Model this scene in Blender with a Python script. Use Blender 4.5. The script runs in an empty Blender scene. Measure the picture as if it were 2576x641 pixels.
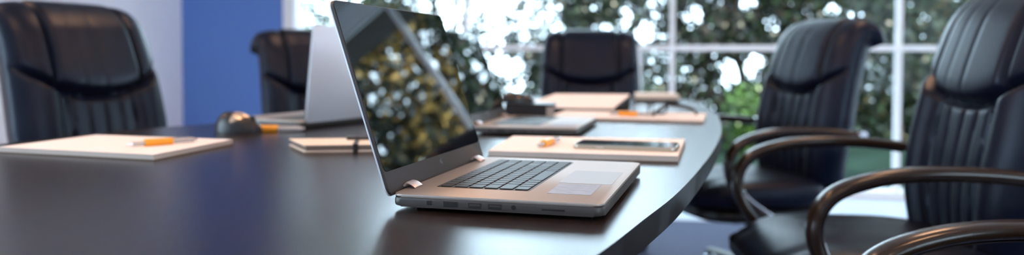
import bpy, bmesh, math, random
import numpy as np
from mathutils import Vector, Matrix
C = bpy.context.scene.collection
PI = math.pi
R = math.radians

# ------------------------------------------------------------------ camera
CAMZ, PITCH, ROLL, FPX, CYP = 0.935, 0.0369, 0.0032, 2035.6, 220.0
cam_d = bpy.data.cameras.new('camera')
cam = bpy.data.objects.new('camera', cam_d); C.objects.link(cam)
cam.location = (0, 0, CAMZ)
cam.rotation_euler = (Matrix.Rotation(PI/2 - PITCH, 3, 'X') @ Matrix.Rotation(ROLL, 3, 'Z')).to_euler()
cam_d.sensor_width = 36; cam_d.lens = FPX/2576*36
cam_d.shift_y = (CYP - 320.5)/2576
cam_d.clip_start = 0.02; cam_d.clip_end = 300
cam_d.dof.use_dof = True; cam_d.dof.focus_distance = 1.02; cam_d.dof.aperture_fstop = 2.5
bpy.context.scene.camera = cam

# ------------------------------------------------------------------ light and exposure
vs = bpy.context.scene.view_settings
vs.view_transform = 'Standard'; vs.look = 'None'; vs.gamma = 1.0; vs.exposure = 0.64; vs.use_curve_mapping = False
world = bpy.data.worlds.new('sky'); bpy.context.scene.world = world; world.use_nodes = True
wn = world.node_tree.nodes; bg = wn['Background']
bg.inputs['Color'].default_value = (0.68, 0.84, 1.0, 1); bg.inputs['Strength'].default_value = 8.0
sun_d = bpy.data.lights.new('sun', 'SUN'); sun_d.energy = 8.0; sun_d.color = (1.0, 0.90, 0.68); sun_d.angle = R(0.6)
sun = bpy.data.objects.new('sun', sun_d); C.objects.link(sun)
sun.rotation_euler = Vector((-.45, .60, -.65)).to_track_quat('-Z', 'Y').to_euler()   # over the roof, from behind the building
LAMP_COL, LAMP_STR = (1.0, 0.56, 0.30), 16.0

# ------------------------------------------------------------------ helpers
def new_mat(name, col, rough=0.5, metal=0.0, ior=1.45, coat=0.0, bump=0.0, bscale=200.0, var=None, vscale=8.0, stretch=None, trans=0.0, coat_rough=0.05):
    m = bpy.data.materials.new(name); m.use_nodes = True
    nt = m.node_tree; b = nt.nodes['Principled BSDF']
    b.inputs['Base Color'].default_value = (*col, 1); b.inputs['Roughness'].default_value = rough
    b.inputs['Metallic'].default_value = metal; b.inputs['IOR'].default_value = ior
    b.inputs['Coat Weight'].default_value = coat; b.inputs['Coat Roughness'].default_value = coat_rough
    b.inputs['Transmission Weight'].default_value = trans
    tc = nt.nodes.new('ShaderNodeTexCoord'); mp = nt.nodes.new('ShaderNodeMapping')
    nt.links.new(tc.outputs['Object'], mp.inputs['Vector'])
    if stretch: mp.inputs['Scale'].default_value = stretch
    if var is not None:
        n = nt.nodes.new('ShaderNodeTexNoise'); n.inputs['Scale'].default_value = vscale; n.inputs['Detail'].default_value = 6
        nt.links.new(mp.outputs[0], n.inputs['Vector'])
        r = nt.nodes.new('ShaderNodeValToRGB'); r.color_ramp.elements[0].position = 0.35; r.color_ramp.elements[1].position = 0.65
        r.color_ramp.elements[0].color = (*col, 1); r.color_ramp.elements[1].color = (*var, 1)
        nt.links.new(n.outputs['Fac'], r.inputs[0]); nt.links.new(r.outputs[0], b.inputs['Base Color'])
    if bump > 0:
        n = nt.nodes.new('ShaderNodeTexNoise'); n.inputs['Scale'].default_value = bscale; n.inputs['Detail'].default_value = 3
        nt.links.new(mp.outputs[0], n.inputs['Vector'])
        bp = nt.nodes.new('ShaderNodeBump'); bp.inputs['Strength'].default_value = bump; bp.inputs['Distance'].default_value = 0.002
        nt.links.new(n.outputs['Fac'], bp.inputs['Height']); nt.links.new(bp.outputs[0], b.inputs['Normal'])
    return m

def tag(o, label=None, cat=None, group=None, kind=None):
    if label: o['label'] = label
    if cat: o['category'] = cat
    if group: o['group'] = group
    if kind: o['kind'] = kind
    return o

def empty(name, loc=(0, 0, 0), rz=0.0):
    o = bpy.data.objects.new(name, None); C.objects.link(o)
    o.empty_display_size = 0.05; o.location = loc; o.rotation_euler = (0, 0, rz); return o

def obj(name, bm, mats, parent=None, smooth=True, loc=None, rot=None):
    me = bpy.data.meshes.new(name)
    bmesh.ops.recalc_face_normals(bm, faces=bm.faces)
    bm.to_mesh(me); bm.free()
    if not isinstance(mats, (list, tuple)): mats = [mats]
    for m in mats: me.materials.append(m)
    if smooth:
        me.polygons.foreach_set('use_smooth', [True]*len(me.polygons))
        try: me.set_sharp_from_angle(angle=R(38))
        except Exception: pass
    o = bpy.data.objects.new(name, me); C.objects.link(o)
    if parent: o.parent = parent
    if loc: o.location = loc
    if rot: o.rotation_euler = rot
    return o

def copy_tree(o, parent=None):
    c = o.copy(); C.objects.link(c); c.parent = parent
    for ch in list(o.children): copy_tree(ch, c)
    return c

def box(bm, lo, hi, bev=0.0, seg=2, mat=0):
    r = bmesh.ops.create_cube(bm, size=1)
    vv = r['verts']
    for v in vv:
        v.co = Vector([lo[i] + (v.co[i]+0.5)*(hi[i]-lo[i]) for i in range(3)])
    fs = list({f for v in vv for f in v.link_faces})
    for f in fs: f.material_index = mat
    if bev > 0:
        es = list({e for v in vv for e in v.link_edges})
        bmesh.ops.bevel(bm, geom=es, offset=bev, segments=seg, profile=0.5, affect='EDGES')
    return vv

def slab(bm, pts, z0, z1, bev=0.0, seg=2, mat=0):
    """prism on an outline"""
    b = [bm.verts.new((p[0], p[1], z0)) for p in pts]
    t = [bm.verts.new((p[0], p[1], z1)) for p in pts]
    n = len(pts); fs = []
    fs.append(bm.faces.new(b[::-1])); fs.append(bm.faces.new(t))
    for i in range(n): fs.append(bm.faces.new((b[i], b[(i+1) % n], t[(i+1) % n], t[i])))
    for f in fs: f.material_index = mat
    if bev > 0:
        es = [e for e in {e for f in fs[:2] for e in f.edges}]
        bmesh.ops.bevel(bm, geom=es, offset=bev, segments=seg, profile=0.5, affect='EDGES')

def rrect(x0, y0, x1, y1, r, n=6):
    out = []
    for cx, cy, a in ((x1-r, y1-r, 0), (x0+r, y1-r, 90), (x0+r, y0+r, 180), (x1-r, y0+r, 270)):
        for k in range(n+1):
            t = R(a + 90*k/n); out.append((cx + r*math.cos(t), cy + r*math.sin(t)))
    return out

def cyl(bm, p0, p1, r0, r1=None, n=16, mat=0, caps=True):
    p0 = Vector(p0); p1 = Vector(p1); r1 = r0 if r1 is None else r1
    d = (p1-p0); q = d.to_track_quat('Z', 'Y')
    A = []; B = []
    for i in range(n):
        a = 2*PI*i/n; v = Vector((math.cos(a), math.sin(a), 0))
        A.append(bm.verts.new(p0 + q @ (v*r0))); B.append(bm.verts.new(p1 + q @ (v*r1)))
    for i in range(n):
        f = bm.faces.new((A[i], A[(i+1) % n], B[(i+1) % n], B[i])); f.material_index = mat
    if caps:
        for L in (A[::-1], B):
            f = bm.faces.new(L); f.material_index = mat

def lathe(bm, prof, n=24, c=(0, 0, 0), mat=0):
    rings = []
    for r, z in prof:
        rings.append([bm.verts.new((c[0]+r*math.cos(2*PI*i/n), c[1]+r*math.sin(2*PI*i/n), c[2]+z)) for i in range(n)])
    for a, b in zip(rings[:-1], rings[1:]):
        for i in range(n):
            f = bm.faces.new((a[i], a[(i+1) % n], b[(i+1) % n], b[i])); f.material_index = mat
    for L in (rings[0][::-1], rings[-1]):
        f = bm.faces.new(L); f.material_index = mat

def catmull(pts, sub=8, closed=False):
    P = [np.array(p, float) for p in pts]; n = len(P); out = []
    rng = range(n) if closed else range(n-1)
    for i in rng:
        if closed: a, b, c, d = P[(i-1) % n], P[i], P[(i+1) % n], P[(i+2) % n]
        else: a, b, c, d = P[max(i-1, 0)], P[i], P[i+1], P[min(i+2, n-1)]
        for k in range(sub):
            t = k/sub
            out.append(0.5*((2*b) + (-a+c)*t + (2*a-5*b+4*c-d)*t*t + (-a+3*b-3*c+d)*t**3))
    if not closed: out.append(P[-1])
    return out

def tube(bm, pts, sec, mat=0, up=(0, 0, 1), side=None):
    """sweep a closed 2-D section (a, b): a along the side vector, b along the normal"""
    rings = []; n = len(pts)
    for i, p in enumerate(pts):
        t = Vector(pts[min(i+1, n-1)]) - Vector(pts[max(i-1, 0)]); t.normalize()
        s = Vector(side) if side is not None else t.cross(Vector(up)).normalized()
        nn = s.cross(t).normalized()
        ss = sec(i/(n-1)) if callable(sec) else sec
        rings.append([bm.verts.new(Vector(p) + s*a + nn*b) for a, b in ss])
    m = len(rings[0])
    for A, B in zip(rings[:-1], rings[1:]):
        for i in range(m):
            f = bm.faces.new((A[i], A[(i+1) % m], B[(i+1) % m], B[i])); f.material_index = mat
    for L in (rings[0][::-1], rings[-1]):
        f = bm.faces.new(L); f.material_index = mat

def ellsec(a, b, n=14, p=2.0):
    out = []
    for i in range(n):
        t = 2*PI*i/n; c, s = math.cos(t), math.sin(t)
        out.append((a*math.copysign(abs(c)**(2/p), c), b*math.copysign(abs(s)**(2/p), s)))
    return out

# ------------------------------------------------------------------ materials
M = {}
M['white_wall'] = new_mat('white_wall', (0.88, 0.89, 0.95), 0.7, bump=0.1, bscale=90)
M['blue_wall'] = new_mat('blue_wall', (0.11, 0.24, 0.62), 0.5, bump=0.1, bscale=90)
M['ceiling'] = new_mat('ceiling', (0.75, 0.73, 0.70), 0.9, bump=0.2, bscale=60)
M['carpet'] = new_mat('carpet', (0.04, 0.06, 0.13), 0.8, bump=0.5, bscale=500, var=(0.06, 0.08, 0.16), vscale=60)
M['daylit_floor'] = new_mat('daylit_floor', (0.55, 0.66, 0.80), 0.35)
M['frame'] = new_mat('frame', (0.86, 0.90, 0.93), 0.4)
M['table'] = new_mat('table', (0.012, 0.008, 0.0075), 0.24, ior=1.37, bump=0.08, bscale=150, var=(0.022, 0.014, 0.012), vscale=14, stretch=(9, 1, 1))
M['table_edge'] = new_mat('table_edge', (0.008, 0.006, 0.006), 0.35, ior=1.4)
M['leather'] = new_mat('leather', (0.0035, 0.0055, 0.014), 0.36, ior=1.31, bump=0.25, bscale=260)
M['leather'].node_tree.nodes['Principled BSDF'].inputs['Specular Tint'].default_value = (0.80, 0.86, 1.0, 1)
M['arm'] = new_mat('arm', (0.024, 0.014, 0.009), 0.24, ior=1.38, coat=0.1)
M['black'] = new_mat('black', (0.012, 0.012, 0.013), 0.35)
M['blackgloss'] = new_mat('blackgloss', (0.008, 0.008, 0.009), 0.15, coat=0.4)
M['chrome'] = new_mat('chrome', (0.72, 0.74, 0.78), 0.16, metal=1.0)
M['bronze'] = new_mat('bronze', (0.13, 0.095, 0.07), 0.25, metal=1.0)
M['silver'] = new_mat('silver', (0.38, 0.335, 0.30), 0.45, metal=0.5, bump=0.03, bscale=900)
M['lid_silver'] = new_mat('lid_silver', (0.62, 0.65, 0.72), 0.45, metal=0.25)
M['bezel_grey'] = new_mat('bezel_grey', (0.055, 0.048, 0.046), 0.42, metal=0.2)
M['hinge'] = new_mat('hinge', (0.58, 0.50, 0.48), 0.35, metal=0.6)
M['screen'] = new_mat('screen', (0.002, 0.002, 0.003), 0.012, ior=2.1)
M['key'] = new_mat('key', (0.022, 0.026, 0.027), 0.45, ior=1.3)
M['keywell'] = new_mat('keywell', (0.020, 0.020, 0.022), 0.5)
M['touch'] = new_mat('touch', (0.30, 0.28, 0.28), 0.45, metal=0.4)
M['palm_patch'] = new_mat('palm_patch', (0.28, 0.29, 0.35), 0.5, ior=1.3, var=(0.23, 0.25, 0.31), vscale=90)
M['port'] = new_mat('port', (0.006, 0.006, 0.006), 0.5)
M['paper'] = new_mat('paper', (0.84, 0.75, 0.70), 0.75, bump=0.05, bscale=60)
M['paper_edge'] = new_mat('paper_edge', (0.60, 0.52, 0.47), 0.8, bump=0.6, bscale=900, stretch=(0.02, 0.02, 8))
M['cardboard'] = new_mat('cardboard', (0.20, 0.15, 0.12), 0.8)
M['cream'] = new_mat('cream', (0.80, 0.68, 0.56), 0.6)
M['orange'] = new_mat('orange', (0.90, 0.36, 0.02), 0.35, ior=1.5)
M['clear'] = new_mat('clear', (0.62, 0.60, 0.60), 0.12, trans=0.35)
M['penblack'] = new_mat('penblack', (0.02, 0.02, 0.02), 0.3)
M['phone_glass'] = new_mat('phone_glass', (0.008, 0.011, 0.010), 0.04, ior=1.7)
M['phone_frame'] = new_mat('phone_frame', (0.42, 0.40, 0.33), 0.3, metal=0.7)
M['mouse_top'] = new_mat('mouse_top', (0.52, 0.38, 0.27), 0.25, metal=0.3, coat=0.5)
M['bark'] = new_mat('bark', (0.06, 0.045, 0.03), 0.9, bump=1, bscale=30)
M['pillar_white'] = new_mat('pillar_white', (0.82, 0.83, 0.80), 0.8)
M['added_eave'] = new_mat('added_eave', (0.05, 0.045, 0.04), 0.8)
M['lawn'] = new_mat('lawn', (0.007, 0.014, 0.010), 0.9, var=(0.012, 0.024, 0.018), vscale=3, bump=1, bscale=20)

M['lawn'].node_tree.nodes['Principled BSDF'].inputs['Specular IOR Level'].default_value = 0.05
def leaf_mat(name, a, b, rough=0.3):
    m = new_mat(name, a, rough, var=b, vscale=1.3)
    m.node_tree.nodes['Principled BSDF'].inputs['Specular IOR Level'].default_value = 0.3
    return m

mg = bpy.data.materials.new('window_glass'); mg.use_nodes = True
nt = mg.node_tree; nt.nodes.clear()
o_ = nt.nodes.new('ShaderNodeOutputMaterial'); mx = nt.nodes.new('ShaderNodeMixShader')
tr = nt.nodes.new('ShaderNodeBsdfTransparent'); gl = nt.nodes.new('ShaderNodeBsdfGlossy'); fr = nt.nodes.new('ShaderNodeFresnel')
tr.inputs[0].default_value = (0.93, 0.97, 0.97, 1); gl.inputs['Roughness'].default_value = 0.02; fr.inputs[0].default_value = 1.12
nt.links.new(fr.outputs[0], mx.inputs[0]); nt.links.new(tr.outputs[0], mx.inputs[1]); nt.links.new(gl.outputs[0], mx.inputs[2]); nt.links.new(mx.outputs[0], o_.inputs[0])
M['glass'] = mg
ml = bpy.data.materials.new('lamp_diffuser'); ml.use_nodes = True
b = ml.node_tree.nodes['Principled BSDF']; b.inputs['Emission Color'].default_value = (*LAMP_COL, 1); b.inputs['Emission Strength'].default_value = LAMP_STR
M['lamp'] = ml

# ------------------------------------------------------------------ room shell
# window wall: runs along u = (cos, -sin) from its left corner
WA = math.atan(0.19)
W0 = Vector((0.0, 5.83, 0.0)); WU = Vector((math.cos(WA), -math.sin(WA), 0)); WN = Vector((math.sin(WA), math.cos(WA), 0))
def wallbox(bm, u0, u1, z0, z1, n0, n1, bev=0.0, mat=0):
    vv = box(bm, (u0, n0, z0), (u1, n1, z1), bev, 2, mat)
def wallobj(name, bm, m, parent=None, structure=True):
    o = obj(name, bm, m, parent, smooth=False)
    if parent is None:
        o.location = W0; o.rotation_euler = (0, 0, -WA)
        if structure: o['kind'] = 'structure'
    return o
HC = 2.75
# u of the main verticals (measured along the wall from x = 0)
U_L, U_R = -1.76, 6.4
bm = bmesh.new(); box(bm, (-5.5, -3.2, -0.1), (8.0, 7.4, 0.0)); o = obj('floor', bm, M['carpet'], smooth=False); o['kind'] = 'structure'
# keep the floor inside the window wall: trimmed with a cut plane
me = o.data; bm = bmesh.new(); bm.from_mesh(me)
bmesh.ops.bisect_plane(bm, geom=bm.verts[:]+bm.edges[:]+bm.faces[:], plane_co=W0+WN*0.12, plane_no=WN, clear_outer=True)
bmesh.ops.holes_fill(bm, edges=bm.edges[:]); bm.to_mesh(me); bm.free()
bm = bmesh.new(); box(bm, (-5.5, -3.2, HC), (8.0, 7.4, HC+0.12)); o = obj('ceiling', bm, M['ceiling'], smooth=False); o['kind'] = 'structure'
me = o.data; bm = bmesh.new(); bm.from_mesh(me)
bmesh.ops.bisect_plane(bm, geom=bm.verts[:]+bm.edges[:]+bm.faces[:], plane_co=W0+WN*0.35, plane_no=WN, clear_outer=True)
bmesh.ops.holes_fill(bm, edges=bm.edges[:]); bm.to_mesh(me); bm.free()
# blue accent wall, left of the window
U_C = -2.62
bm = bmesh.new(); wallbox(bm, U_C-0.1, U_L, 0, HC, 0.0, 0.12); wallobj('wall_back', bm, M['blue_wall'])
bm = bmesh.new(); wallbox(bm, U_C-0.12, U_C, 0, HC, -4.4, 0.0); wallbox(bm, U_C-0.12, U_C, 0, .12, -7.9, -4.4); wallbox(bm, U_C-0.12, U_C, 2.6, HC, -7.9, -4.4)
wallbox(bm, U_C-0.12, U_C, 0, HC, -8.2, -7.9); wallobj('wall_left', bm, M['white_wall'])
bm = bmesh.new(); wallbox(bm, U_R, 6.55, 0, HC, -8.0, 0.12); wallobj('wall_right', bm, M['white_wall'])
bm = bmesh.new(); wallbox(bm, -5.5, 3.9, 0, HC, -8.35, -8.2); wallbox(bm, 3.9, 6.2, 0, .4, -8.35, -8.2); wallbox(bm, 3.9, 6.2, 2.6, HC, -8.35, -8.2)
wallbox(bm, 6.2, 8.0, 0, HC, -8.35, -8.2); wallobj('wall_rear', bm, M['white_wall'])
w3 = empty('fill_window_rear', W0, -WA); w3['kind'] = 'structure'  # unseen window added behind the camera to bring in cool fill light
for k in range(3):
    bm = bmesh.new(); wallbox(bm, 3.9+k*1.125, 3.95+k*1.125, .4, 2.6, -8.3, -8.24); obj('mullion', bm, M['frame'], w3, False)
bm = bmesh.new(); wallbox(bm, 3.9, 6.2, .4, 2.6, -8.27, -8.264); obj('pane', bm, M['glass'], w3, False)
# unseen roof overhang, added to block sky from the top of the screen reflection
bm = bmesh.new(); wallbox(bm, U_C-.5, U_R+1.6, 2.64, 2.75, .36, 1.05); wallobj('trim_3', bm, M['added_eave'])
w2 = empty('fill_window_left', W0, -WA); w2['kind'] = 'structure'  # unseen opening added in the left wall for cool light on the chairs
for k in range(4):
    bm = bmesh.new(); wallbox(bm, U_C-.09, U_C-.02, .12, 2.6, -7.9+k*1.15, -7.84+k*1.15); obj('mullion', bm, M['frame'], w2, False)
bm = bmesh.new(); wallbox(bm, U_C-.06, U_C-.054, .12, 2.6, -7.9, -4.4); obj('pane', bm, M['glass'], w2, False)
bm = bmesh.new(); wallbox(bm, U_L, U_R, 2.62, HC, 0.0, 0.12); wallobj('trim_1', bm, M['frame'])
bm = bmesh.new(); wallbox(bm, U_C+.02, U_R-.02, 0.0005, .006, -1.0, -.06, .002); wallobj('trim_2', bm, M['daylit_floor'])  # pale strip along the glazing, its colour stands in for daylight on the floor
# window: one run of glazing with mullions, a mid rail and a low white sill
RZ = 1.005
us = [-0.345+0.0, 1.13, 2.60, 4.07, 5.54]
win = empty('window_1', W0, -WA); win['kind'] = 'structure'
bm = bmesh.new(); wallbox(bm, U_L, U_L+0.09, 0, 2.62, -0.03, 0.12, 0.004); obj('jamb', bm, M['frame'], win, False)
bm = bmesh.new(); wallbox(bm, U_L+0.09, U_R, 0.0, 0.06, -0.05, 0.10, 0.004); obj('sill', bm, M['frame'], win, False)
bm = bmesh.new(); wallbox(bm, U_L+0.09, U_R, RZ-0.019, RZ+0.019, -0.02, 0.05, 0.003); obj('rail', bm, M['frame'], win, False)
bm = bmesh.new(); wallbox(bm, U_L+0.09, U_R, 2.56, 2.62, -0.02, 0.08, 0.003); obj('head_frame', bm, M['frame'], win, False)
for u in us:
    bm = bmesh.new(); wallbox(bm, u-0.017, u+0.017, 0.06, 2.56, -0.015, 0.055, 0.003); obj('mullion', bm, M['frame'], win, False)
bm = bmesh.new(); wallbox(bm, 0.895, 0.92, 0.06, RZ-0.019, 0.0, 0.05, 0.003); obj('mullion', bm, M['frame'], win, False)
edges_u = [U_L+0.09] + us + [U_R]
for a, b_ in zip(edges_u[:-1], edges_u[1:]):
    bm = bmesh.new(); wallbox(bm, a+0.02, b_-0.02, 0.065, RZ-0.02, 0.028, 0.034); wallbox(bm, a+0.02, b_-0.02, RZ+0.02, 2.555, 0.028, 0.034)
    obj('pane', bm, M['glass'], win, False)
# ceiling lamps
lamp0 = None
for i, (x, y, lab) in enumerate([(-0.9, 1.3, 'near the left end of the table'), (0.9, 1.3, 'beside the near right chairs'), (-0.5, 3.4, 'over the far left chair'),
                                 (1.5, 3.4, 'over the middle right chair'), (-2.6, 2.4, 'by the white wall'), (3.4, 2.4, 'right of all the chairs'), (0.3, -1.0, 'behind the near end of the table')]):
    if lamp0 is None:
        t = empty('ceiling_light', (x, y, HC))
        bm = bmesh.new(); box(bm, (-0.24, -0.24, -0.012), (0.24, 0.24, -0.006)); obj('diffuser', bm, M['lamp'], t, False)
        bm = bmesh.new()
        for lo, hi in (((-0.27, -0.27), (0.27, -0.24)), ((-0.27, 0.24), (0.27, 0.27)), ((-0.27, -0.24), (-0.24, 0.24)), ((0.24, -0.24), (0.27, 0.24))):
            box(bm, (*lo, -0.02), (*hi, 0.0))
        obj('frame', bm, M['frame'], t, False); lamp0 = t
    else:
        t = copy_tree(lamp0); t.location = (x, y, HC)
    tag(t, 'square warm recessed ceiling light ' + lab, 'light', 'ceiling lights')

# ------------------------------------------------------------------ outdoors
bm = bmesh.new(); box(bm, (-30, 6.2, -0.35), (40, 19, -0.25)); o = obj('ground', bm, M['lawn'], smooth=False); o['kind'] = 'structure'
rng = np.random.default_rng(11)
# openings in the planting, world x, z, half sizes, at the hedge line, with the share of leaves left
YH = 11.5
def hp(px, py, y=YH): return ((px-1288)/FPX*y, CAMZ + (145-py)/FPX*y)
HOLES = []
for px, py, wx, wz, keep in [(1125, 20, 110, 55, .28), (1215, 60, 75, 85, .36), (1320, 30, 80, 90, .5), (1268, 165, 55, 26, .15), (1210, 270, 60, 60, .3), (1300, 200, 40, 50, .45),
                             (1320, 70, 45, 30, .4), (1515, 70, 35, 12, .2), (1498, 18, 14, 14, .15), (1400, 72, 20, 14, .2), (1622, 80, 24, 30, .25), (1575, 40, 15, 30, .35),
                             (1742, 42, 32, 28, .22), (1880, 12, 24, 18, .15), (1940, 55, 26, 30, .25), (2030, 35, 20, 25, .3), (2090, 25, 26, 20, .3), (2150, 32, 30, 16, .3), (1862, 172, 50, 40, .03), (1895, 152, 34, 20, .03),
                             (1780, 285, 16, 8, .2), (2315, 45, 25, 16, .3), (2350, 92, 40, 12, .35), (1875, 70, 10, 10, .3), (2480, 5, 25, 10, .2), (860, 0, 60, 60, .5), (1710, 100, 20, 12, .5)]:
    x, z = hp(px, py); HOLES.append((x, z, wx/FPX*YH, wz/FPX*YH, keep))
# openings seen only higher up, reflected by the laptop
for k in range(70):
    HOLES.append((rng.uniform(5.8, 11), rng.uniform(1.9, 5.4), rng.uniform(.05, .17), rng.uniform(.05, .16), .1))
def leaf_mesh(name, P, size, mats, parent=None, pick=None, hpick=None):
    n = len(P)
    a = rng.normal(size=(n, 3)); a /= np.linalg.norm(a, axis=1)[:, None]
    b = rng.normal(size=(n, 3)); b -= (a*b).sum(1)[:, None]*a; b /= np.linalg.norm(b, axis=1)[:, None]
    L = (size*rng.uniform(.7, 1.3, n))[:, None]; Wd = L*.34
    c = np.cross(a, b)*L*.10
    V = np.stack([P-a*L*.5, P+b*Wd*.9+c, P+a*L*.5, P-b*Wd*.9+c], 1).reshape(-1, 3)
    me = bpy.data.meshes.new(name); me.vertices.add(4*n); me.vertices.foreach_set('co', V.ravel())
    me.loops.add(4*n); me.loops.foreach_set('vertex_index', np.arange(4*n)); me.polygons.add(n)
    me.polygons.foreach_set('loop_start', np.arange(n)*4); me.polygons.foreach_set('loop_total', np.full(n, 4))
    for m in mats: me.materials.append(m)
    mi = rng.choice(len(mats), n, p=pick)
    if hpick is not None: mi = np.where((P[:, 2] > 2.2) & (P[:, 2] < 4.9+.4*np.sin(P[:, 0]*5)), rng.choice(len(mats), n, p=hpick), mi)
    me.polygons.foreach_set('material_index', mi)
    me.update(calc_edges=True)
    o = bpy.data.objects.new(name, me); C.objects.link(o); o.parent = parent
    return o
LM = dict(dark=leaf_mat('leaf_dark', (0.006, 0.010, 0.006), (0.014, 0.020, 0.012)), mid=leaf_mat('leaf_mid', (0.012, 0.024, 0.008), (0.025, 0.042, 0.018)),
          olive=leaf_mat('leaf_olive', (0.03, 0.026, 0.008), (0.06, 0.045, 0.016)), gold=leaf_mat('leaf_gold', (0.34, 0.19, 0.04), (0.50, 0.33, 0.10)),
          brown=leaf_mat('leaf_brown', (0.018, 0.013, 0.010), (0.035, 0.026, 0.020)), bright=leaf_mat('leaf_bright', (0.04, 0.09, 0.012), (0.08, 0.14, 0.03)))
def shrub(name, label, cat, cx, halfw, y, z0, z1, n, size, mats, pick, depth=0.8, group=None, holes=True, trunk=True, high=.28, hpick=None):
    t = empty(name, (cx, y, -0.25)); tag(t, label, cat, group)
    zm = min(2.2, z1)
    def scatter(k, za, zb):
        K = max(10, int(halfw*(zb-za)*9)); h = int(k*.45)
        cc = np.stack([rng.uniform(-1, 1, K)*halfw, rng.uniform(-1, 1, K)*depth*.5, rng.uniform(za, zb, K)], 1)
        P = cc[rng.integers(0, K, h)] + rng.normal(size=(h, 3))*np.array([.2, .2, .18])
        Q = np.stack([rng.uniform(-1, 1, k-h)*halfw, rng.normal(size=k-h)*depth*.4, rng.uniform(za, zb, k-h)], 1)
        P = np.concatenate([P, Q])
        P[:, 1] = np.clip(P[:, 1], -depth, depth)
        return P[np.abs(P[:, 0]) < halfw]
    parts = [(scatter(int(n*.72), z0, zm), size)]
    if z1 > zm: parts.append((scatter(int(n*high), zm-.1, z1), size*1.7))
    PP, SS = [], []
    for P, sz in parts:
        if holes:
            X = P[:, 0]+cx; Z = P[:, 2]; Y = P[:, 1]+y; s = YH/Y
            keep = np.ones(len(P))
            for hx, hz, wx, wz, kp in HOLES:
                d = ((X*s-hx)/wx)**2 + (((Z-CAMZ)*s+CAMZ-hz)/wz)**2
                keep = np.where(d < 1.6, np.minimum(keep, kp+(1-kp)*np.clip((d-.5)/1.1, 0, 1)), keep)
            P = P[rng.random(len(P)) < keep]
        PP.append(P); SS.append(np.full(len(P), sz))
    P = np.concatenate(PP); S = np.concatenate(SS)
    P[:, 2] += 0.25
    leaf_mesh('foliage', P, S, [LM[m] for m in mats], t, pick, hpick)
    if trunk:
        bm = bmesh.new(); px_ = rng.uniform(-.3, .3)*halfw
        pts = catmull([(px_, 0, 0), (px_+.06, .02, .8), (px_-.05, 0, 1.7), (px_+.10, 0, z1)], 6)
        tube(bm, pts, lambda s: ellsec(.09*(1-.6*s), .09*(1-.6*s), 8), side=(1, 0, 0))
        obj('trunk', bm, M['bark'], t)
        for sx in (-1, 1):
            bm = bmesh.new()
            pts = catmull([(px_, 0, 1.0), (px_+sx*.2*halfw, 0, 1.6), (px_+sx*.5*halfw, .05, z1*.75)], 5)
            tube(bm, pts, lambda s: ellsec(.04*(1-.6*s), .04*(1-.6*s), 6), side=(0, 1, 0)); obj('branch', bm, M['bark'], t)
    return t
TG = 'trees outside the window'
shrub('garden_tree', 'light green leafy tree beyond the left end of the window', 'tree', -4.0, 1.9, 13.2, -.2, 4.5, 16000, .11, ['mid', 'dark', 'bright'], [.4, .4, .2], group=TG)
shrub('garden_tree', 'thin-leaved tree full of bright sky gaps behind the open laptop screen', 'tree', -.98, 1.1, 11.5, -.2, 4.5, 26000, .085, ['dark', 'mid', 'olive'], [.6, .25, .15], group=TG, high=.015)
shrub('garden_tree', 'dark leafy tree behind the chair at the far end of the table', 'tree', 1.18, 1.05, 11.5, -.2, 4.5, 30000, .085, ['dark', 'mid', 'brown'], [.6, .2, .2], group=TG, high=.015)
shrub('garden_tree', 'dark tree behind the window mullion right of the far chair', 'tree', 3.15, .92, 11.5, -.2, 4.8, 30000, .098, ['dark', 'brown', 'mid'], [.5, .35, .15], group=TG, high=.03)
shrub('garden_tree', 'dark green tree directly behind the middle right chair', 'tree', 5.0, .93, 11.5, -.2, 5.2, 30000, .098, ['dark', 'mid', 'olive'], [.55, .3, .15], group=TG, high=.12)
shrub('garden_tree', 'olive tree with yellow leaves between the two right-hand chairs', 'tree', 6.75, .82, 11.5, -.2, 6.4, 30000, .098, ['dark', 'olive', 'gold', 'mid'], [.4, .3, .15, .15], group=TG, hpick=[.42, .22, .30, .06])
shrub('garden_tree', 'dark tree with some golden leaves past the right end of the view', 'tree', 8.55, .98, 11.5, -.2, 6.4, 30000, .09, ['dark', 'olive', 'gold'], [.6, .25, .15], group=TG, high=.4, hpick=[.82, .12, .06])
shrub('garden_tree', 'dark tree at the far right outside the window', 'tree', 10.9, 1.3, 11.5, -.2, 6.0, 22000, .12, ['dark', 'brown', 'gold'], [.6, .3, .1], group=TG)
shrub('garden_bush', 'bright green bush below the sunlit gap left of the middle right chair', 'bush', 3.1, .42, 10.0, -.2, .45, 3000, .07, ['bright', 'mid'], [.6, .4], .3, holes=False, trunk=False)
shrub('garden_bush', 'low green bush seen between the far chair and the mullion', 'bush', 1.65, .28, 10.0, -.2, .55, 1500, .07, ['mid', 'dark'], [.6, .4], .3, holes=False, trunk=False)
# white pillar in the garden
t = empty('garden_pillar', (-2.98, 11.0, -0.25)); tag(t, 'white garden pillar with a wide flat cap outside the left window', 'pillar')
bm = bmesh.new(); box(bm, (-.17, -.17, 0), (.17, .17, 1.58), .01); obj('shaft', bm, M['pillar_white'], t, False)
bm = bmesh.new(); lathe(bm, [(.19, 1.58), (.27, 1.64), (.27, 1.70), (.22, 1.76), (.05, 1.79)], 28); obj('cap', bm, M['pillar_white'], t)

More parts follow.
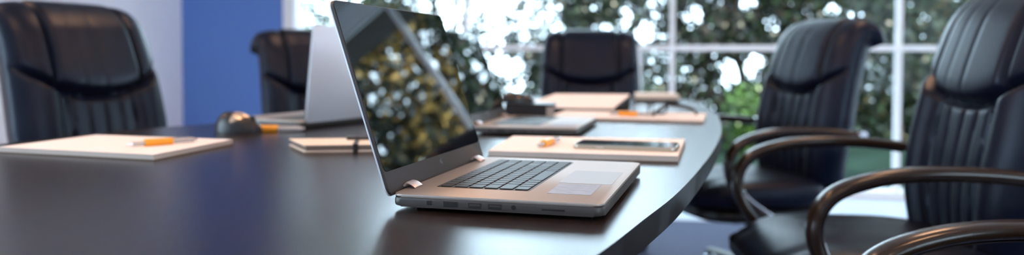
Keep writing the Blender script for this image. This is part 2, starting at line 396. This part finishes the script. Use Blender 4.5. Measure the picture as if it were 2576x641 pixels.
# ------------------------------------------------------------------ conference table
TZ = 0.75
EDGE = [(-0.16, 0.46), (0.0, 0.60), (0.08, 0.754), (0.151, 0.92), (0.224, 1.096), (0.314, 1.347), (0.424, 1.68), (0.547, 2.106), (0.667, 2.621), (0.745, 3.095), (0.782, 3.463), (0.76, 3.78),
        (0.62, 3.98), (0.36, 4.0), (0.08, 3.78), (-0.28, 3.20), (-0.62, 2.60), (-0.832, 2.23), (-0.93, 2.09), (-1.075, 1.70), (-1.17, 1.20), (-1.14, 0.78), (-0.95, 0.50), (-0.60, 0.38), (-0.32, 0.38)]
outline = [tuple(p) for p in catmull(EDGE, 6, True)]
tab = empty('conference_table', (0, 0, 0)); tag(tab, 'long dark brown conference table with a curved edge, laptops and pads on it', 'table')
bm = bmesh.new(); slab(bm, outline, TZ-0.034, TZ, 0.003, 3); 
for f in bm.faces:
    if abs(f.calc_center_median().z-TZ) > .002: f.material_index = 1
top = obj('tabletop', bm, [M['table'], M['table_edge']], tab)
ins = [(0.94*(x+0.15)-0.15, 0.97*(y-2.2)+2.2) for x, y in outline]
bm = bmesh.new(); slab(bm, ins, TZ-0.055, TZ-0.0345); obj('apron', bm, M['table_edge'], tab)
for yy, xx in ((1.25, -0.42), (3.0, 0.08)):
    bm = bmesh.new(); box(bm, (xx-.28, yy-.05, 0.0), (xx+.28, yy+.05, TZ-0.056), .006); obj('pedestal', bm, M['table_edge'], tab)

# ------------------------------------------------------------------ executive chair
def back_surface():
    prof = catmull([(-.205, .37), (-.212, .48), (-.208, .58), (-.225, .70), (-.255, .84), (-.290, .95), (-.315, 1.005), (-.345, 1.033), (-.380, 1.026), (-.402, .985)], 14)
    prof = np.array(prof); seg = np.r_[0, np.cumsum(np.linalg.norm(np.diff(prof, axis=0), axis=1))]
    NS = 120; s = np.linspace(0, seg[-1], NS)
    Cp = np.stack([np.interp(s, seg, prof[:, 0]), np.interp(s, seg, prof[:, 1])], 1)
    T = np.gradient(Cp, axis=0); T /= np.linalg.norm(T, axis=1)[:, None]
    N = np.stack([T[:, 1], -T[:, 0]], 1)          # towards the front (+y)
    s_top = np.interp(1.030, prof[:92, 1], seg[:92])      # arc length where the roll peaks
    return Cp, N, s, s_top
def make_chair():
    root = empty('office_chair')
    Cp, N, s, s_top = back_surface(); NS = len(s)
    wk_s = [0, .10, .22, .34, .48, .60, .70, .85]; wk = [.20, .235, .262, .270, .264, .256, .252, .245]
    NF, NB = 84, 20
    tt = np.linspace(-1, 1, NF); uf = np.sign(tt)*(1-(1-np.abs(tt))**1.35)
    tb = np.linspace(1, -1, NB+2)[1:-1]
    S_edge, S_mid = s_top-.145, s_top-.245
    def smile(u): return S_edge - (S_edge-S_mid)*np.clip(1-np.abs(u)**2.4, 0, 1)**1.1
    def g(d, w): return math.exp(-(d/w)**2)
    rings = []
    for j in range(NS):
        w = np.interp(s[j], wk_s, wk); th = np.interp(s[j], [0, .05, .3, .6, .75, .85], [.03, .048, .052, .05, .04, .022])
        ring = []
        def put(u, off): ring.append((w*u, Cp[j, 0]+N[j, 0]*off, Cp[j, 1]+N[j, 1]*off))
        for u in uf:
            au = abs(u); base = th*(max(0, 1-au**7))**.5
            sm = smile(u); d = s[j]-sm
            edge = max(0, 1-au**8)
            f = 0
            head = 1/(1+math.exp(-d/.004)); fade = max(0, min(1, (s_top+.05-s[j])/.10)); 
            pan = 1/(1+math.exp((au-.57)/.02))
            # head cushion: centre panel fuller than the wings, rounded lower lip
            lip = min(1, max(0, d)/.05)
            f += head*(.008+.017*math.sqrt(max(0, lip*(2-lip)))*pan*(1-.35*au*au) + .008*(1-pan)*math.sqrt(max(0, lip*(2-lip))))*(.35+.65*fade)
            f -= head*.021*g(au-.585, .030)*(.4+.6*fade)
            f -= head*.0025*(g(u+.02, .02)+g(u-.27, .02)*.6)*fade
            # seam under the head cushion
            f -= .022*g(d+.004, .011)
            # lower part: bolsters and five channels
            lo = 1-head; lf = min(1, max(0, -d)/.03)
            bol = 1/(1+math.exp(-(au-.60)/.03))
            f += lo*(.030*bol*edge)*lf
            for k, uc in enumerate((-.48, -.25, -.02, .24, .48)):
                f -= lo*lf*(.013 if abs(uc) > .45 else .0055)*g(u-uc*(1-.25*(1-s[j]/.6)), .022)
            put(u, base+f*edge)
        for u in tb:
            put(u, -1.9*th*(max(0, 1-abs(u)**5))**.5)
        rings.append(ring)
    m = len(rings[0]); split = {}
    def build(name, sel, mat, capb=False, capt=False):
        bm = bmesh.new(); vm = {}
        def V(j, i):
            if (j, i) not in vm: vm[(j, i)] = bm.verts.new(rings[j][i])
            return vm[(j, i)]
        for j in range(NS-1):
            for i in range(m):
                if sel(j, i): bm.faces.new((V(j, i), V(j, (i+1) % m), V(j+1, (i+1) % m), V(j+1, i)))
        if capb: bm.faces.new([V(0, i) for i in range(m)][::-1])
        if capt: bm.faces.new([V(NS-1, i) for i in range(m)])
        return obj(name, bm, mat, root)
    def is_head(j, i):
        if i >= NF-1: return False
        u = .5*(uf[i]+uf[i+1]); return s[j] > smile(u)-.002 and abs(u) < .985
    build('headrest', is_head, M['leather'])
    build('backrest', lambda j, i: not is_head(j, i), M['leather'], True, True)
    # seat
    def seat_bm(zc, hz, ax, ay, cy, ptop):
        bm = bmesh.new(); nu, nv = 56, 22; rows = []
        for a in range(nv+1):
            ph = -PI/2+PI*a/nv; row = []
            cz = math.copysign(abs(math.sin(ph))**.62, math.sin(ph)); cr = abs(math.cos(ph))**.5
            for b_ in range(nu):
                th = 2*PI*b_/nu; c, s_ = math.cos(th), math.sin(th)
                x = ax*cr*math.copysign(abs(c)**.55, c); y = ay*cr*math.copysign(abs(s_)**.62, s_)
                z = zc + hz*cz
                if cz > 0 and ptop:
                    z += .012*math.cos(x/ax*PI*.5)**2*0 - .010*(1-(x/ax)**2)*(cr < .97)
                    z -= .045*max(0, (y/ay-.35)/.65)**2
                    for uc in (-.55, .55): z -= .008*math.exp(-((x/ax-uc)/.05)**2)
                row.append(bm.verts.new((x, y+cy, z)))
            rows.append(row)
        for A, B in zip(rows[:-1], rows[1:]):
            for i in range(nu): bm.faces.new((A[i], A[(i+1) % nu], B[(i+1) % nu], B[i]))
        bmesh.ops.remove_doubles(bm, verts=bm.verts, dist=1e-5)
        return bm
    obj('seat', seat_bm(.435, .065, .275, .29, .055, True), M['leather'], root)
    obj('seat_pan', seat_bm(.355, .035, .24, .25, .04, False), M['black'], root)
    # arms
    for sx in (-1, 1):
        X = sx*.325
        path = catmull([(X, -.235, .655), (X, -.10, .672), (X, .04, .676), (X, .15, .664), (X, .235, .632), (X, .272, .575), (X, .262, .505), (X, .215, .44), (X, .14, .385), (X-sx*.03, .07, .352)], 7)
        bm = bmesh.new()
        tube(bm, path, lambda q: ellsec(.027*(1 if q < .6 else 1-.35*(q-.6)/.4), .0135, 16, 2.6), side=(1, 0, 0)); a = obj('armrest', bm, M['arm'], root)
        bm = bmesh.new()
        inner = [(p[0], p[1]-.0*1, p[2]) for p in path]
        pp = []
        for i, p in enumerate(path):
            t_ = Vector(path[min(i+1, len(path)-1)])-Vector(path[max(i-1, 0)]); t_.normalize()
            nn = Vector((1, 0, 0)).cross(t_)      # normal in the arm's plane
            pp.append(Vector(p)-nn*(-.0145))
        sgn = 1
        # the metal band runs along the inside of the loop
        ctr = Vector((X, 0.0, .53))
        q0 = Vector(path[20]);
        if (pp[20]-ctr).length > (q0-ctr).length:
            pp = [Vector(p)*2-q for p, q in zip([Vector(p) for p in path], pp)]
        tube(bm, pp[3:46], ellsec(.015, .0035, 10, 3), side=(1, 0, 0)); obj('arm_trim', bm, M['bronze'], a)
        bm = bmesh.new(); tube(bm, pp[40:], ellsec(.013, .0055, 10, 3), side=(1, 0, 0)); obj('arm_bracket', bm, M['chrome'], a)
        bm = bmesh.new(); cyl(bm, (X-sx*.085, -.232, .655), (X-sx*.02, -.232, .655), .018, .020, 16); cyl(bm, (X-sx*.02, -.238, .655), (X+sx*.036, -.238, .655), .021, .017, 16)
        obj('arm_bolt', bm, M['chrome'], a)
    bm = bmesh.new(); cyl(bm, (0, 0, .10), (0, 0, .24), .030); cyl(bm, (0, 0, .24), (0, 0, .325), .016); obj('gas_lift', bm, M['black'], root)
    bm = bmesh.new(); box(bm, (-.09, -.13, .30), (.09, .12, .325), .006); obj('tilt_plate', bm, M['black'], root)
    for k in range(5):
        a = 2*PI*k/5+.02; dx, dy = math.cos(a), math.sin(a)
        pts = [(dx*q, dy*q, .125-.02*(q/.31)**1.5) for q in np.linspace(.0, .31, 9)]
        bm = bmesh.new(); tube(bm, pts, lambda q: ellsec(.028-.010*q, .016-.004*q, 12, 2.6)); lg = obj('leg', bm, M['black'], root)
        bm = bmesh.new(); cx, cy = dx*.305, dy*.305
        cyl(bm, (cx, cy, .092), (cx, cy, .045), .010)
        for w_ in (-1, 1):
            p0 = Vector((cx-dy*w_*.008, cy+dx*w_*.008, .029)); p1 = Vector((cx-dy*w_*.026, cy+dx*w_*.026, .029)); cyl(bm, p0, p1, .028, .026, 20)
        n0 = len(bm.faces); cyl(bm, (cx-dy*.030, cy+dx*.030, .060), (cx+dy*.030, cy-dx*.030, .060), .026, .026, 20)
        for f in list(bm.faces)[n0:]: f.material_index = 1
        obj('caster', bm, [M['black'], M['chrome']], lg)
    return root
chair = make_chair()
GR = 'executive chairs around the table'
chairs = [  # x, y, rot, scale, label
    (-1.10, 2.455, -112, 1.015, 'black leather executive chair at the far left, in front of the white wall'),
    (-.685, 3.32, -140, .97, 'black leather executive chair in front of the blue wall, partly behind the silver laptop lid'),
    (.395, 4.08, 175, 1.0, 'black leather executive chair at the head of the table, facing the camera'),
    (.94, 3.18, 104, 1.005, 'black leather executive chair standing against the window between the head chair and the largest chair'),
    (.93, 2.02, 88, 1.03, 'largest black leather executive chair, at the right edge of the picture, seat and arms visible'),
    (.80, .90, 92, 1.0, 'executive chair mostly outside the lower right corner, only an armrest showing')]
for i, (x, y, a, sc, lab) in enumerate(chairs):
    c = chair if i == 0 else copy_tree(chair)
    c.location = (x, y, 0); c.rotation_euler = (0, 0, R(a)); c.scale = (sc, sc, sc)
    tag(c, lab, 'chair', GR)

# ------------------------------------------------------------------ laptop (x towards the user, y along the hinge)
LW, LD, LL = 0.382, 0.258, 0.252
def make_laptop(lid, name='laptop', full=True):
    root = empty(name)
    bm = bmesh.new(); slab(bm, rrect(0, 0, LD, LW, .012), .005, .0165, .0035, 2)
    obj('base_shell', bm, M['bezel_grey'], root)
    bm = bmesh.new(); slab(bm, rrect(0.0003, 0.0003, LD-.0003, LW-.0003, .012), .0166, .0200, .0016, 2)
    # keyboard recess is a dark plate let into the deck
    deck = obj('palm_rest', bm, M['silver'], root)
    x0, x1, y0, y1 = .033, .156, .064, .352
    bm = bmesh.new(); slab(bm, rrect(x0, y0, x1, y1, .004), .0185, .0202); kb = obj('keyboard', bm, M['keywell'], root)
    if full:
        rows = 6; rp = (x1-x0-.004)/rows
        key_o = {}
        def key(x, y, w, d):
            k = (round(w, 4), round(d, 4))
            if k not in key_o:
                bm = bmesh.new(); slab(bm, rrect(-d/2, -w/2, d/2, w/2, .0015, 2), 0, .0014, .0004, 1)
                key_o[k] = obj('key', bm, M['key'], kb); o = key_o[k]
            else:
                o = key_o[k].copy(); C.objects.link(o); o.parent = kb
            o.location = (x, y, .0200)
        Y0, Y1 = y0+.003, y1-.003; WW = Y1-Y0
        for r_ in range(rows):
            h = rp-.0028 if r_ else rp*.72
            xc = x0+.002+rp*(r_+.5)
            if r_ == 0: ws = [1]*16
            elif r_ == 1: ws = [.8]+[1]*12+[1.6]+[1]*2
            elif r_ == 2: ws = [1.4]+[1]*12+[1]+[1]*2
            elif r_ == 3: ws = [1.7]+[1]*11+[1.9]+[1]*2
            elif r_ == 4: ws = [2.2]+[1]*10+[1.6]+[1]*2
            else: ws = [1.3, 1, 1, 1, 5.2, 1, 1, 1, 1, 1, 1]
            tot = sum(ws); u = Y0
            for w_ in ws:
                ww = w_/tot*WW; key(xc, u+ww/2, ww-.0028, h); u += ww
    bm = bmesh.new(); slab(bm, rrect(.176, .142, .246, .262, .003), .0185, .02025); obj('touchpad', bm, M['touch'], root)
    bm = bmesh.new(); slab(bm, rrect(.180, .056, .234, .135, .002), .0199, .02035); obj('palm_patch', bm, M['palm_patch'], root)  # bluish-grey rectangle on the palm rest
    # ports along the near side
    for nm, xa, xb, za, zb in (('power_port', .045, .052, .0085, .0140), ('video_port', .066, .085, .0075, .0145), ('usb_port', .097, .114, .0075, .0140), ('usb_port', .122, .139, .0075, .0140), ('audio_jack', .150, .156, .0085, .0135), ('card_slot', .186, .214, .0095, .0118)):
        bm = bmesh.new()
        if nm == 'audio_jack': cyl(bm, ((xa+xb)/2, -.0004, .011), ((xa+xb)/2, .004, .011), .0028, n=14)
        else: box(bm, (xa, -.0006, za), (xb, .004, zb), .0006, 1)
        p = obj(nm, bm, M['port'], root, False)
        if nm == 'usb_port':
            bm = bmesh.new(); box(bm, (xa+.002, -.0009, .0105), (xb-.002, .003, .0122)); obj('tongue', bm, M['bezel_grey'], p, False)
    for x in (.02, LD-.03):
        bm = bmesh.new(); box(bm, (x, .03, 0.0003), (x+.012, LW-.03, .0055), .001, 1); obj('foot', bm, M['black'], root, False)
    # lid, modelled upright in the y-z plane then tilted back about the hinge
    lr = (0, -lid, 0); lp = (-.001, 0, .0165)
    def lidslab(bm, y0, z0, y1, z1, r, xa, xb, bev=0):
        vv0 = len(bm.verts); slab(bm, rrect(y0, z0, y1, z1, r), xa, xb, bev, 2)
        for v in list(bm.verts)[vv0:]:
            a, b_, c_ = v.co; v.co = (c_, a, b_)
    bm = bmesh.new(); lidslab(bm, 0, .0, LW, LL, .011, -.0062, -.0042, .0008); lidm = obj('lid', bm, M['lid_silver'], root, loc=lp, rot=lr)
    bm = bmesh.new(); lidslab(bm, .0004, .0004, LW-.0004, LL-.0004, .0108, -.0042, -.0005, .0004); obj('bezel', bm, M['bezel_grey'], lidm)
    bm = bmesh.new(); lidslab(bm, .0018, .030, LW-.0018, LL-.0018, .008, -.0006, .0003); obj('screen', bm, M['screen'], lidm)
    bm = bmesh.new()
    n0 = len(bm.verts); lathe(bm, [(.0058, 0), (.0058, .0006), (.0044, .0006), (.0044, 0)], 24)
    for a in (-.0016, .0012):
        box(bm, (a, -.0030, 0), (a+.0009, .0032, .0006))
    for v in bm.verts: v.co = (v.co.z, v.co.x, v.co.y)
    obj('logo', bm, M['chrome'], lidm, False, loc=(-.0004, LW/2, .020))
    for y in (.040, LW-.070):
        bm = bmesh.new()
        pts = catmull([(-.003, y+.015, .0225), (.001, y+.015, .0262), (.007, y+.015, .0250), (.013, y+.015, .0208)], 5)
        tube(bm, pts, ellsec(.012, .0018, 12, 4), side=(0, 1, 0)); obj('hinge', bm, M['hinge'], root)
    return root
lap = make_laptop(.316); lap.location = (-.1453, .9748, TZ); lap.rotation_euler = (0, 0, -.268)
tag(lap, 'open silver laptop nearest the camera, its black glossy screen mirroring the garden', 'laptop')
lap2 = copy_tree(lap)
for ch in lap2.children:
    if ch.name.startswith('lid'): ch.rotation_euler = (0, -.37, 0)
lap2.location = (-.100, 1.945, TZ); lap2.rotation_euler = (0, 0, -.235)
tag(lap2, 'open laptop in the middle of the table, mostly hidden behind the nearest laptop screen', 'laptop')
# third laptop: seen from behind its lid
lap3 = make_laptop(.11, full=False)
a3 = math.atan2(.2665, .1294)         # direction of the hinge line
lap3.location = (-.533, 2.065, TZ); lap3.rotation_euler = (0, 0, a3+PI/2)
tag(lap3, 'silver laptop turned away, plain grey lid back in front of the far left chair', 'laptop')
lap3.location = Vector((-.533, 2.065, TZ)) + Vector((math.cos(a3), math.sin(a3), 0))*LW
lap3.rotation_euler = (0, 0, a3+PI/2)

# ------------------------------------------------------------------ notepads, pens and small things
def quadpad(name, corners, th, z0, label, cat, mats=('paper', 'paper_edge', 'cardboard'), group=None, back=.0022):
    o_ = Vector((*corners[0], z0)); t = empty(name, o_); tag(t, label, cat, group)
    q = [(c[0]-corners[0][0], c[1]-corners[0][1]) for c in corners]
    bm = bmesh.new(); slab(bm, q, 0.0003, back); obj('backing', bm, M[mats[2]], t, False)
    cx = sum(p[0] for p in q)/4; cy = sum(p[1] for p in q)/4
    sh = lambda k: [(cx+(p[0]-cx)*k, cy+(p[1]-cy)*k) for p in q]
    bm = bmesh.new(); slab(bm, sh(.994), back, th-.0004); obj('pages', bm, M[mats[1]], t, False)
    bm = bmesh.new(); slab(bm, sh(.994), th-.0004, th); obj('top_sheet', bm, M[mats[0]], t, False)
    return t
PG = 'notepads on the table'
quadpad('notepad', [(-.985, 1.545), (-.635, 1.430), (-.587, 1.700), (-.925, 1.795)], .011, TZ, 'blank white notepad at the left end of the table with an orange pen on it', 'notepad', group=PG)
quadpad('notepad', [(-.045, 1.500), (.295, 1.425), (.372, 1.728), (.002, 1.790)], .012, TZ, 'blank cream notepad behind the nearest laptop with a phone and an orange pen on it', 'notepad', group=PG)
quadpad('notepad', [(.10, 2.40), (.539, 2.268), (.618, 2.565), (.18, 2.70)], .010, TZ, 'blank notepad with black eyeglasses and an orange pen at the table edge', 'notepad', group=PG)

def make_pen():
    root = empty('pen')
    def cyx(bm, a, b_, r0, r1=None): cyl(bm, (a, 0, 0), (b_, 0, 0), r0, r1, 14)
    bm = bmesh.new(); cyx(bm, .012, .135, .0042, .0048); obj('barrel', bm, M['clear'], root)
    bm = bmesh.new(); cyx(bm, .036, .090, .0078, .0072); obj('grip', bm, M['orange'], root)
    bm = bmesh.new(); cyx(bm, 0, .013, .0008, .0042); obj('tip', bm, M['chrome'], root)
    bm = bmesh.new(); box(bm, (.092, -.0015, .0048), (.128, .0015, .0062), .0004, 1); cyx(bm, .135, .142, .0025, .0025); obj('clip', bm, M['clear'], root)
    return root
pen = make_pen(); NG = 'orange pens'
def put_pen(p, a, b_, z, lab, sc=1.0):
    d = Vector(b_)-Vector(a); p.location = (*a, z+.0064*sc); p.rotation_euler = (0, 0, math.atan2(d[1], d[0])); p.scale = (sc,)*3
    tag(p, lab, 'pen', NG)
put_pen(pen, (-.735, 1.535), (-.655, 1.625), TZ+.011, 'clear pen with an orange grip lying on the left notepad', 1.0)
put_pen(copy_tree(pen), (.048, 1.530), (.105, 1.68), TZ+.012, 'clear pen with an orange grip on the notepad beside the phone', 1.0)
put_pen(copy_tree(pen), (.288, 2.46), (.40, 2.42), TZ+.010, 'clear pen with an orange grip on the notepad beside the eyeglasses', 1.05)
put_pen(copy_tree(pen), (-.690, 1.985), (-.55, 1.995), TZ, 'orange pen lying between the mouse and the silver laptop', 1.25)

# phone on the middle notepad
ph = empty('smartphone', (.115, 1.535, TZ+.0122), math.atan2(-.055, .19)); tag(ph, 'black smartphone with a metal frame lying on the cream notepad', 'phone')
bm = bmesh.new(); slab(bm, rrect(0, 0, .195, .095, .012), 0, .0085, .002, 2); obj('frame', bm, M['phone_frame'], ph)
bm = bmesh.new(); slab(bm, rrect(.003, .003, .192, .092, .010), .0080, .0089, .0003, 1); obj('screen', bm, M['phone_glass'], ph)
bm = bmesh.new(); box(bm, (.045, -.0006, .003), (.060, .002, .0055), .0005, 1); obj('side_button', bm, M['chrome'], ph, False)

# mouse
def make_mouse(topmat):
    root = empty('computer_mouse')
    def shell(a, b_, h, z0, cut=None, k=0.0):
        bm = bmesh.new(); nu, nv = 32, 12; rows = []
        for j in range(nv+1):
            ph_ = PI/2*j/nv; row = []
            for i in range(nu):
                th = 2*PI*i/nu; cr = math.cos(ph_)**.75
                x = a*cr*math.cos(th); y = b_*cr*math.sin(th)*(1-.12*math.cos(th))
                z = z0 + h*math.sin(ph_)**.9*(1-.28*(x/a))
                row.append(bm.verts.new((x, y, z)))
            rows.append(row)
        bot = bm.faces.new(rows[0][::-1])
        for A, B in zip(rows[:-1], rows[1:]):
            for i in range(nu): bm.faces.new((A[i], A[(i+1) % nu], B[(i+1) % nu], B[i]))
        bmesh.ops.remove_doubles(bm, verts=bm.verts, dist=1e-5); return bm
    obj('body', shell(.060, .034, .036, .0006), M['black'], root)
    bm = shell(.0595, .0335, .0375, .0010)
    bmesh.ops.bisect_plane(bm, geom=bm.verts[:]+bm.edges[:]+bm.faces[:], plane_co=(0, 0, .021), plane_no=(-.35, 0, 1), clear_inner=True)
    bmesh.ops.bisect_plane(bm, geom=bm.verts[:]+bm.edges[:]+bm.faces[:], plane_co=(-.012, 0, .0), plane_no=(-1, 0, .2), clear_outer=True)
    obj('cover', bm, M[topmat], root)
    bm = bmesh.new(); cyl(bm, (.036, -.003, .0235), (.036, .003, .0235), .008, n=18); obj('scroll_wheel', bm, M['black'], root)
    return root
m1 = make_mouse('mouse_top'); m1.location = (-.668, 1.975, TZ); m1.rotation_euler = (0, 0, R(-12)); m1.scale = (1.02, 1.0, 1.30)
tag(m1, 'rounded black computer mouse with a tan top left of the silver laptop', 'mouse')
m2 = make_mouse('blackgloss'); m2.location = (.018, 2.39, TZ+.052); m2.rotation_euler = (0, 0, R(10)); m2.scale = (.85, .9, .8)
tag(m2, 'small glossy black computer mouse on top of the thick black book', 'mouse')

# thick black book behind the second laptop
bk = empty('book', (-.02, 2.345, TZ), R(-3)); tag(bk, 'thick black-covered book with pale pages behind the middle laptop', 'book')
bm = bmesh.new(); box(bm, (0, 0, 0.0005), (.148, .11, .006), .001, 1); box(bm, (0, 0, .044), (.148, .11, .051), .001, 1); box(bm, (0, 0, .005), (.010, .11, .046)); box(bm, (0, -.001, .005), (.120, .004, .045)); obj('cover', bm, M['black'], bk, False)
bm = bmesh.new(); box(bm, (.010, .004, .006), (.142, .106, .044)); obj('pages', bm, M['paper_edge'], bk, False)

# small cream notebook with dark clasp
nb = empty('pocket_notebook', (-.402, 1.560, TZ), R(8)); tag(nb, 'small cream pocket notebook with a dark clasp, left of the nearest laptop', 'notebook')
bm = bmesh.new(); slab(bm, [(0, 0), (.22, 0), (.22, .13), (-.045, .13)], .0004, .003, .0005, 1); slab(bm, [(0, 0), (.22, 0), (.22, .13), (-.045, .13)], .0125, .015, .0006, 1); obj('cover', bm, M['cream'], nb, False)
bm = bmesh.new(); slab(bm, [(.004, .003), (.217, .003), (.217, .127), (-.040, .127)], .003, .0125); obj('pages', bm, M['cardboard'], nb, False)
bm = bmesh.new(); box(bm, (.093, -.0015, .0002), (.103, .1315, .0165), .0006, 1); box(bm, (.075, .085, .0150), (.125, .110, .0215), .002, 1); obj('clasp', bm, M['penblack'], nb, False)

# lever-arch binder wedge with paper
bd = empty('ring_binder', (.03, 2.665, TZ)); tag(bd, 'ring binder rising to the back with a large cream sheet, behind the black book', 'binder')
z_ = .052
q = [(.0, .06), (.305, .0), (.39, .21), (.125, .23)]
bm = bmesh.new()
zb = [.006, .006, z_, z_]
b0 = [bm.verts.new((p[0], p[1], .0115 if i < 2 else .0006)) for i, p in enumerate(q)]
b1 = [bm.verts.new((p[0], p[1], z)) for p, z in zip(q, [.0165, .0165, z_, z_])]
bm.faces.new(b0[::-1]); bm.faces.new(b1)
for i in range(4): bm.faces.new((b0[i], b0[(i+1) % 4], b1[(i+1) % 4], b1[i]))
obj('folder', bm, M['black'], bd, False)
bm = bmesh.new()
b0 = [bm.verts.new((p[0], p[1], z+.0002)) for p, z in zip(q, [.0165, .0165, z_, z_])]
b1 = [bm.verts.new((p[0], p[1], z+.0045)) for p, z in zip(q, [.0165, .0165, z_, z_])]
bm.faces.new(b0[::-1]); bm.faces.new(b1)
for i in range(4): bm.faces.new((b0[i], b0[(i+1) % 4], b1[(i+1) % 4], b1[i]))
obj('paper', bm, M['paper'], bd, False)

# black folder with cream notebook, far right of the table
quadpad('notebook', [(.520, 3.40), (.700, 3.38), (.715, 3.58), (.545, 3.60)], .032, TZ, 'cream notebook in a black folder at the far right of the table', 'notebook', ('cream', 'cream', 'black'), back=.013)

# eyeglasses
gl_ = empty('eyeglasses', (.40, 2.50, TZ+.0105)); tag(gl_, 'black-rimmed eyeglasses standing folded open on the right-hand notepad', 'glasses')
def rim(cx, cy, ang):
    out = []
    for k in range(25):
        a = 2*PI*k/24; x = .025*math.copysign(abs(math.cos(a))**.75, math.cos(a)); z = .018*math.copysign(abs(math.sin(a))**.75, math.sin(a))
        out.append((cx+x*math.cos(ang), cy+x*math.sin(ang), .020+z))
    return out
ANG = R(14)
bm = bmesh.new(); tube(bm, rim(0, 0, ANG), ellsec(.0032, .0032, 8)); tube(bm, rim(.062*math.cos(ANG), .062*math.sin(ANG), ANG), ellsec(.0032, .0032, 8))
tube(bm, [(.025, .006, .028), (.031, .0075, .031), (.037, .009, .028)], ellsec(.002, .002, 8)); obj('rims', bm, M['penblack'], gl_)
bm = bmesh.new(); tube(bm, catmull([(.087, .021, .030), (.06, -.03, .022), (.03, -.085, .012), (.02, -.10, .008)], 5), ellsec(.0048, .0070, 8)); obj('temple', bm, M['penblack'], gl_)
bm = bmesh.new(); tube(bm, catmull([(.087, .021, .030), (.125, -.01, .026), (.15, -.05, .018), (.155, -.07, .007)], 5), ellsec(.0036, .0055, 8)); obj('temple', bm, M['penblack'], gl_)
